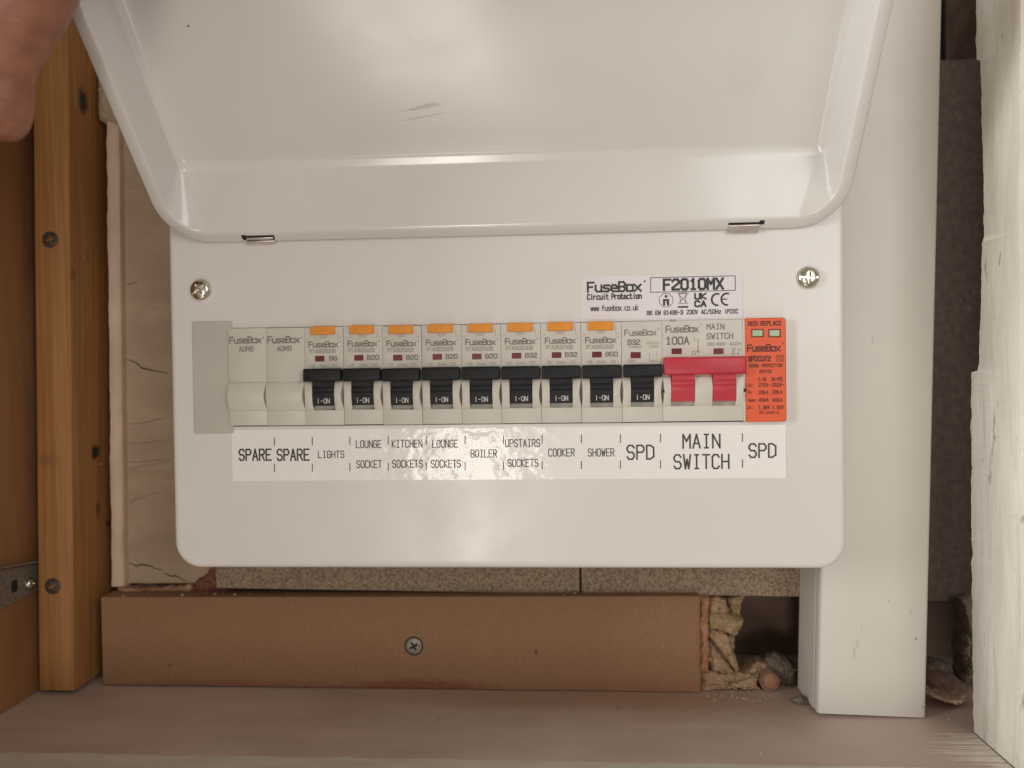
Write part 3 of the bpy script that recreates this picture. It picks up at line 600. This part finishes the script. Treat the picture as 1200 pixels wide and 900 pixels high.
for s, pc, py, h, wpx in (('SPARE', 299, 533, 13, 37), ('SPARE', 343.5, 533, 13, 37), ('LIGHTS', 388, 532.5, 8, 30), ('LOUNGE', 432, 520.5, 8.5, 29), ('SOCKET', 432.5, 544, 8.5, 29),
        ('KITCHEN', 477, 520, 8.5, 35), ('SOCKETS', 477.5, 543.5, 8.5, 35), ('LOUNGE', 521.5, 520, 8.5, 29), ('SOCKETS', 522.5, 543.5, 8.5, 34), ('BOILER', 567, 531.5, 8.5, 30), ('UPSTAIRS', 612.5, 519.3, 8.5, 40),
        ('SOCKETS', 613, 542.5, 8.5, 35), ('COOKER', 658, 530.3, 8.5, 30), ('SHOWER', 704.5, 530.2, 8.5, 30), ('SPD', 750.5, 530, 16, 31), ('MAIN', 822, 517, 15.5, 43), ('SWITCH', 822, 541, 16, 64), ('SPD', 893.5, 528, 15.5, 31)):
    ptext(mb, s, pc-wpx/2, pc+wpx/2, py, h, .36 if h < 10 else .68, YT, gap=1.7)
for px in (321.5, 366, 410, 455, 499.5, 545, 590, 635.3, 681.3, 727, 774, 870):
    yo = -(px-320)*.009
    for pa, pb in ((513, 522), (544, 552.5)):
        stroke(mb, [at(px, pa+yo, YT), at(px, pb+yo, YT)], .36, YT)
mb.build('printed_lettering', INKB, strip)

# ------------------------------------------------------------------ modules on the rail
YM = -2.0                                              # face plane of the modules
def arc_prof():
    P = [(0, 22.4), (0, -2.6)]
    for k in range(9):
        t = k/8; P.append((-.25-1.9*math.sin(math.pi*(.1+.9*t)) if k else -.9, -2.7-12.9*t))
    P += [(0, -15.8), (0, -22.4), (7.8, -22.4), (7.8, 22.4)]
    return P
def lens(xc, z0, z1, wd): return [(xc-wd*math.sin(math.pi*i/12), z0+(z1-z0)*i/12) for i in range(13)] + [(xc+1.5, z1), (xc+1.5, z0)]
def cut_mesh(name, base, cutters, bev):
    a = base.build('blank', MODW); cs = [c.build('cutter', MODW) for c in cutters]
    for q in cs:
        md = a.modifiers.new('cut', 'BOOLEAN'); md.operation = 'DIFFERENCE'; md.object = q; md.solver = 'EXACT'
    b = a.modifiers.new('bevel', 'BEVEL'); b.width = bev*.001; b.segments = 2; b.limit_method = 'ANGLE'; b.angle_limit = R(40)
    dg = bpy.context.evaluated_depsgraph_get(); me = bpy.data.meshes.new_from_object(a.evaluated_get(dg)); me.name = name
    for q in [a]+cs: bpy.data.objects.remove(q)
    me.polygons.foreach_set('use_smooth', [True]*len(me.polygons)); me.set_sharp_from_angle(angle=R(45))
    return me
def body_mesh(name, wd, recesses, left_lens=False):
    base = MB().prism_x(arc_prof(), .08, wd-.08)
    cs = [MB().prism_y(lens(wd, -15.2, -3.0, 1.0), -5, 4)]
    if left_lens: cs.append(MB().prism_y([(-x, z) for x, z in lens(0, -15.2, -3.0, .45)], -5, 4))
    for a, b in recesses: cs.append(MB().box(a, b, -6, 2.6, -15.6, 2.5))
    return cut_mesh(name, base, cs, .22)
ME_BLANK = body_mesh('blank_body', 18, [])
ME_BODY = body_mesh('breaker_body', 18, [(3.75, 14.05)], True)
ME_MAIN = body_mesh('main_body', 36, [(3.5, 14.0), (21.6, 32.0)], True)
def toggle_parts(root, prefix_mat, bar, slabs, ztop, zbot, ink=True):
    bx0, bx1 = bar
    mb = MB(); prof = [(-4.1, ztop-.7), (-3.5, ztop), (-1, ztop), (1.5, ztop-.6), (1.5, zbot+.6), (-1.5, zbot+.1), (-3.7, zbot), (-4.3, zbot+.7)]
    lever = mb.prism_x(prof, bx0, bx1).build('toggle', prefix_mat, root, bevel=.4, local=True)
    for a, b in slabs:
        z0 = zbot+.4
        P = [(-2.3, z0), (-2.35, z0-2.6), (-2.0, z0-2.9), (-2.0, z0-3.3), (-2.3, z0-3.6), (-2.2, z0-4.8), (-1.85, z0-5.0), (-1.85, z0-5.4), (-2.1, z0-5.7), (-1.9, -9.3), (-1.35, -13.5), (2.0, -13.6), (2.0, z0)]
        s = MB().prism_x(P, a, b).build('toggle_slab', prefix_mat, lever, bevel=.10, local=True)
        if ink:
            q = MB(); ym = (a+b)/2
            text(q, 'I-ON', ym-2.9, ym+2.9, -11.3, 2.0, .30, -1.95, gap=1.4, plainI=True)
            q.build('white_lettering', INKW, s, local=True)
def base_body(root, me, nm='body'):
    o = bpy.data.objects.new(nm, me); COL.objects.link(o); o.parent = root; return o
def loc(i, px, py, y=YM):                               # photo pixel -> module-local x, z
    x, z = at(px, py, y); return x-(-126+18*i), z
def mtext(mb, i, s, px0, px1, py, h, wd, **k):
    a = loc(i, px0, py)[0]; b = loc(i, px1, py)[0]; text(mb, s, a, b, (loc(i, px0, py)[1]+loc(i, px1, py)[1])/2, h*.3846, wd, -.05, **k)
def module(i, name, label, cat, group):
    r = random.Random(i*13+5); return thing(name, (-126+18*i+r.uniform(-.06, .06), YM+r.uniform(-.3, .15), r.uniform(-.16, .1)), label, cat, group)
for i, lab in ((0, 'plain blanking module marked ADRB at the far left of the row'), (1, 'second blanking module marked ADRB, next to the LIGHTS breaker')):
    t = module(i, 'blanking_module', lab, 'blank module', 'blanking modules')
    base_body(t, ME_BLANK)
    mb = MB(); x0 = .9
    text(mb, 'FuseBox', x0, x0+14.6, 17.0, 2.7, .54, -.05, gap=1.3); text(mb, '*', 15.8, 16.8, 16.9, 2.4, .25, -.05); text(mb, 'ADRB', 5.2, 11.8, 12.9, 2.1, .34, -.05)
    mb.build('printed_lettering', INKG, t, local=True)
rows = [(2, 'B6', 'RTA060630B', 'LIGHTS'), (3, 'B20', 'RTA062030B', 'first LOUNGE SOCKET'), (4, 'B20', 'RTA062030B', 'KITCHEN SOCKETS'), (5, 'B20', 'RTA062030B', 'second LOUNGE SOCKETS'),
        (6, 'B20', 'RTA062030B', 'BOILER'), (7, 'B32', 'RTA063230B', 'UPSTAIRS SOCKETS'), (8, 'B32', 'RTA063230B', 'COOKER'), (9, 'B50', 'RTA065030B', 'SHOWER')]
for i, rt, code, circ in rows:
    t = module(i, 'circuit_breaker', 'black-switched %s breaker with amber test button above the %s label' % (rt, circ), 'breaker', 'breakers with amber test buttons')
    base_body(t, ME_BODY)
    dz = random.Random(i).uniform(-.15, .15)
    toggle_parts(t, BLACK, (.4, 17.5), [(4.0, 13.85)], 3.35+dz, -2.55+dz)
    MB().box(3.9, 13.9, 2.7, 2.9, -15.6, -3).build('recess_floor', RECESS, t, local=True)
    MB().box(3.2, 14.4, -1.0, .5, 18.9+dz*.3, 22.8).build('test_button', TEST, t, bevel=.3, local=True)
    MB().box(4.9, 9.2, -.16, .3, 6.7, 9.3).build('indicator_window', FLAG, t, bevel=.12, local=True)
    mb = MB(); text(mb, 'FuseBox', 2.1, 15.4, 14.5, 2.4, .48, -.05, gap=1.3); text(mb, '*', 15.6, 16.6, 14.7, 2.1, .22, -.05)
    text(mb, rt, 11.0 if len(rt) > 2 else 11.6, 16.2 if len(rt) > 2 else 15.0, 8.1, 1.8, .42, -.05)
    mb.build('printed_lettering', INKG, t, local=True)
    mb = MB(); text(mb, 'TEST', 7.0, 10.8, 17.9, 1.1, .16, -.05); text(mb, code, 2.4, 14.4, 11.5, 1.6, .27, -.05); text(mb, '10P', 2.6, 5.0, 4.8, 1.0, .16, -.05); text(mb, '30mA', 7.0, 11.0, 4.8, 1.0, .16, -.05); text(mb, 'TYC', 13.0, 15.4, 4.8, 1.0, .16, -.05)
    stroke(mb, [(.6, 17.0), (2.4, 17.0)], .12, -.05); stroke(mb, [(15.6, 20.6), (15.6, 17.4), (17.3, 17.4)], .12, -.05)
    mb.build('fine_lettering', INKL, t, local=True)
t = module(10, 'circuit_breaker', 'black-switched B32 breaker without test button, beside the red switch', 'breaker', None); i = 10
base_body(t, ME_BODY); toggle_parts(t, BLACK, (.6, 17.4), [(4.0, 13.85)], 3.3, -2.4)
MB().box(3.9, 13.9, 2.7, 2.9, -15.6, -3).build('recess_floor', RECESS, t, local=True)
MB().box(4.0, 8.5, -.16, .3, 6.0, 8.8).build('indicator_window', FLAG, t, bevel=.12, local=True)
mb = MB(); mtext(mb, i, 'FuseBox', 732, 768.5, 389.7, 6.2, .42, gap=1.3); mtext(mb, i, '*', 769.5, 772, 387.5, 6, .2); mtext(mb, i, 'B32', 736, 749.5, 401, 5.4, .46); mb.build('printed_lettering', INKG, t, local=True)
mb = MB(); mtext(mb, i, 'RTM0632', 736.5, 752, 406.7, 2.6, .14); mtext(mb, i, 'SERIES', 757.5, 772, 402, 2.6, .14); mtext(mb, i, '6000A', 761, 772, 406, 2.6, .14); mtext(mb, i, '230V', 734.5, 744, 423, 2.6, .14)
stroke(mb, [loc(i, 761, 413), loc(i, 761, 424)], .15, -.05); stroke(mb, [loc(i, 769, 413), loc(i, 769, 416)], .15, -.05); mtext(mb, i, '6000', 761, 770, 423, 2.2, .14)
mb.build('fine_lettering', INKL, t, local=True)
t = module(11, 'main_switch', 'double-width main switch with wide red toggle', 'switch', None); i = 11
base_body(t, ME_MAIN); toggle_parts(t, REDT, (.3, 35.6), [(3.7, 13.8), (21.8, 31.8)], 6.1, -1.75, False)
for a, b in ((3.6, 13.9), (21.7, 31.9)): MB().box(a, b, 2.7, 2.9, -15.6, -3).build('recess_floor', RECESS, t, local=True)
for pa, pb in ((787, 799), (836, 848)):
    xa, za = loc(i, pa, 415.3); xb, zb = loc(i, pb, 408.3); MB().box(xa, xb, -.16, .3, za, zb).build('indicator_window', FLAG, t, bevel=.12, local=True)
mb = MB(); mtext(mb, i, 'FuseBox', 780.5, 818, 385.7, 7, .52, gap=1.3); mtext(mb, i, '*', 819, 821.5, 383, 6, .22); mtext(mb, i, '100A', 781, 807, 399.5, 8, .64); mtext(mb, i, 'MAIN', 828.5, 848.5, 383, 6, .4); mtext(mb, i, 'SWITCH', 828.5, 858.5, 394, 6.2, .4)
mb.build('printed_lettering', INKG, t, local=True)
mb = MB(); mtext(mb, i, '220/400V~ AC22A', 828.5, 868, 403.3, 3.2, .18); stroke(mb, [loc(i, 818, 397), loc(i, 818, 414)], .26, -.05); stroke(mb, [loc(i, 816.8, 411.5), loc(i, 818, 414), loc(i, 819, 411.5)], .22, -.05)
mtext(mb, i, 'O', 811, 815, 413.6, 4, .2); mtext(mb, i, 'I', 812, 815, 398, 4, .2, plainI=True)
for dx in (0, 7):
    stroke(mb, [loc(i, 858+dx, 408), loc(i, 859.5+dx, 412), loc(i, 858+dx, 416)], .2, -.05); stroke(mb, [loc(i, 861+dx, 408), loc(i, 861+dx, 411)], .2, -.05)
stroke(mb, [loc(i, 858, 414.5), loc(i, 866, 414.5)], .18, -.05); mtext(mb, i, '85', 785, 792, 376, 1.8, .16)
mb.build('fine_lettering', INKG, t, local=True)
for z in (-9.0,):
    MB().box(-.3, .5, -2.4, -1.2, z-.5, z+.7).build('side_pin', DARK, t, local=True)
    MB().box(35.2, 35.9, -2.4, -1.2, z-.5, z+.7).build('side_pin', DARK, t, local=True)
t = module(13, 'surge_protector', 'orange surge protection module with two green windows, at the right end', 'surge protector', None); i = 13
MB().box(.05, 17.6, .2, 7.8, -22.4, 22.4).build('body', MODW, t, local=True)
mb = MB(); q = []
prf = [(.15, -22.7), (16.0, -22.7)] + [(16.0+1.8*math.sin(R(a)), -20.9-1.8*math.cos(R(a))) for a in (30, 60, 90)] + [(17.8, 21.3)] + [(16.0+1.8*math.cos(R(a)), 21.3+1.8*math.sin(R(a))) for a in (30, 60, 90)] + [(.15, 23.1)]
mb.prism_y(prf, -1.2, .15).build('orange_cover', ORANGE, t, bevel=.45, local=True)
MB().box(-.75, .1, -.7, 1, -22.5, 22.6).build('edge_strip', MODW, t, bevel=.15, local=True)
for pa, pb in ((880, 894.5), (900, 914.5)):
    xa, za = loc(i, pa, 395, -3); xb, zb = loc(i, pb, 385, -3)
    fr = MB().box(xa, xb, -1.36, -.9, za, zb).build('status_window', INKO, t, bevel=.2, local=True)
    MB().box(xa+.5, xb-.5, -1.46, -1.2, za+.5, zb-.5).build('pane', GREEN, fr, bevel=.15, local=True)
mb = MB()
def ot(s, a, b, y, h, wd, **k):
    xa, za = loc(i, a, y, -3.2); xb, zb = loc(i, b, y, -3.2); text(mb, s, xa, xb, (za+zb)/2, h*.383, wd, -1.25, **k)
ot('RED:REPLACE', 877, 915.5, 378.6, 4.6, .42); ot('FuseBox', 876, 913.6, 407.3, 7.0, .68, gap=1.3); ot('*', 915, 917.5, 404.5, 6, .24); ot('SPDCUT2', 877, 902.5, 420, 5.2, .55); ot('T2', 911, 916.5, 419.5, 4.4, .3)
ot('SURGE PROTECTION', 878, 916, 427.9, 3.4, .28, plainI=True); ot('DEVICE', 890, 904, 434.8, 3.4, .28, plainI=True); ot('L-N', 889, 897, 444, 4, .36); ot('N-PE', 904.5, 917, 444, 4, .36)
ot('Uc:', 876, 884, 451, 3.4, .26); ot('275V~', 889, 902.5, 450.8, 3.6, .3); ot('255V~', 905, 918.5, 450.6, 3.6, .3)
ot('In:', 876, 882, 459.2, 3.4, .26, plainI=True); ot('20kA', 889, 900, 459.2, 3.6, .3); ot('20kA', 905, 916.5, 459, 3.6, .3)
ot('Imax:', 875.5, 887, 468.4, 3.4, .26, plainI=True); ot('40kA', 889, 900, 468.3, 3.6, .3); ot('40kA', 905, 916.5, 468.2, 3.6, .3)
ot('Up:', 876, 884, 477, 3.4, .26); ot('1.3kV', 889, 901.5, 477, 3.8, .32); ot('1.5kV', 905, 917.5, 476.8, 3.8, .32); ot('IEC 61643-11', 889, 913, 483, 2.6, .2, plainI=True)
stroke(mb, [loc(i, 909.5, 416, -3.2), loc(i, 918, 415.8, -3.2), loc(i, 918, 423, -3.2), loc(i, 909.5, 423.2, -3.2), loc(i, 909.5, 416, -3.2)], .2, -1.25)
mb.build('printed_lettering', INKO, t, local=True)

# ------------------------------------------------------------------ hand holding the lid corner
def h3(px, py, y): x, z = at(px, py, y); return (x, y, z)
J = []; Ed = []; Rad = []
def jn(p, r, par=None):
    J.append(p); Rad.append(r); k = len(J)-1
    if par is not None: Ed.append((par, k))
    return k
wr = jn(h3(-300, -620, -150), 24); pm = jn(h3(-160, -420, -128), 27, wr); kn = jn(h3(-60, -270, -118), 22, pm)
m1 = jn(h3(78, -130, -112), 12.5, kn); p1 = jn(h3(46, -8, -98), 11.4, m1); d0 = jn(h3(16, 52, -94), 9.6, p1); d1 = jn(h3(2, 84, -92), 9.3, d0); d2 = jn(h3(2, 122, -90), 10.4, d1); t1 = jn(h3(-10, 166, -88), 9.4, d2)
m2 = jn(h3(-40, -150, -116), 12, kn); p2 = jn(h3(-95, -30, -112), 10, m2); q2 = jn(h3(-120, 50, -100), 9, p2); t2 = jn(h3(-122, 110, -92), 7.8, q2)
m3 = jn(h3(-130, -190, -118), 11.5, kn); p3 = jn(h3(-190, -70, -114), 9.6, m3); q3 = jn(h3(-205, 10, -102), 8.6, p3); t3 = jn(h3(-200, 66, -94), 7.4, q3)
m4 = jn(h3(-210, -260, -124), 10.5, pm); p4 = jn(h3(-270, -160, -120), 8.6, m4); q4 = jn(h3(-285, -95, -110), 7.6, p4); t4 = jn(h3(-282, -50, -104), 6.6, q4)
b1 = jn(h3(40, -330, -108), 15, pm); b2 = jn(h3(130, -230, -100), 11.5, b1); b3 = jn(h3(150, -140, -94), 10, b2); b4 = jn(h3(150, -90, -90), 8, b3)
me = bpy.data.meshes.new('hand'); hp = Vector(h3(-60, -270, -118))
me.from_pydata([(Vector(p)-hp)*.001 for p in J], Ed, [])
ho = bpy.data.objects.new('hand', me); COL.objects.link(ho); ho.location = hp*.001; me.materials.append(SKIN)
sk = ho.modifiers.new('skin', 'SKIN'); sk.use_smooth_shade = True
for k, v in enumerate(me.skin_vertices[0].data): v.radius = (Rad[k]*.00112, Rad[k]*.00112); v.use_root = (k == 1)
ss = ho.modifiers.new('sub', 'SUBSURF'); ss.levels = 2; ss.render_levels = 3
tag(ho, 'bare hand with bent fingertip holding the lid corner, top left', 'hand')
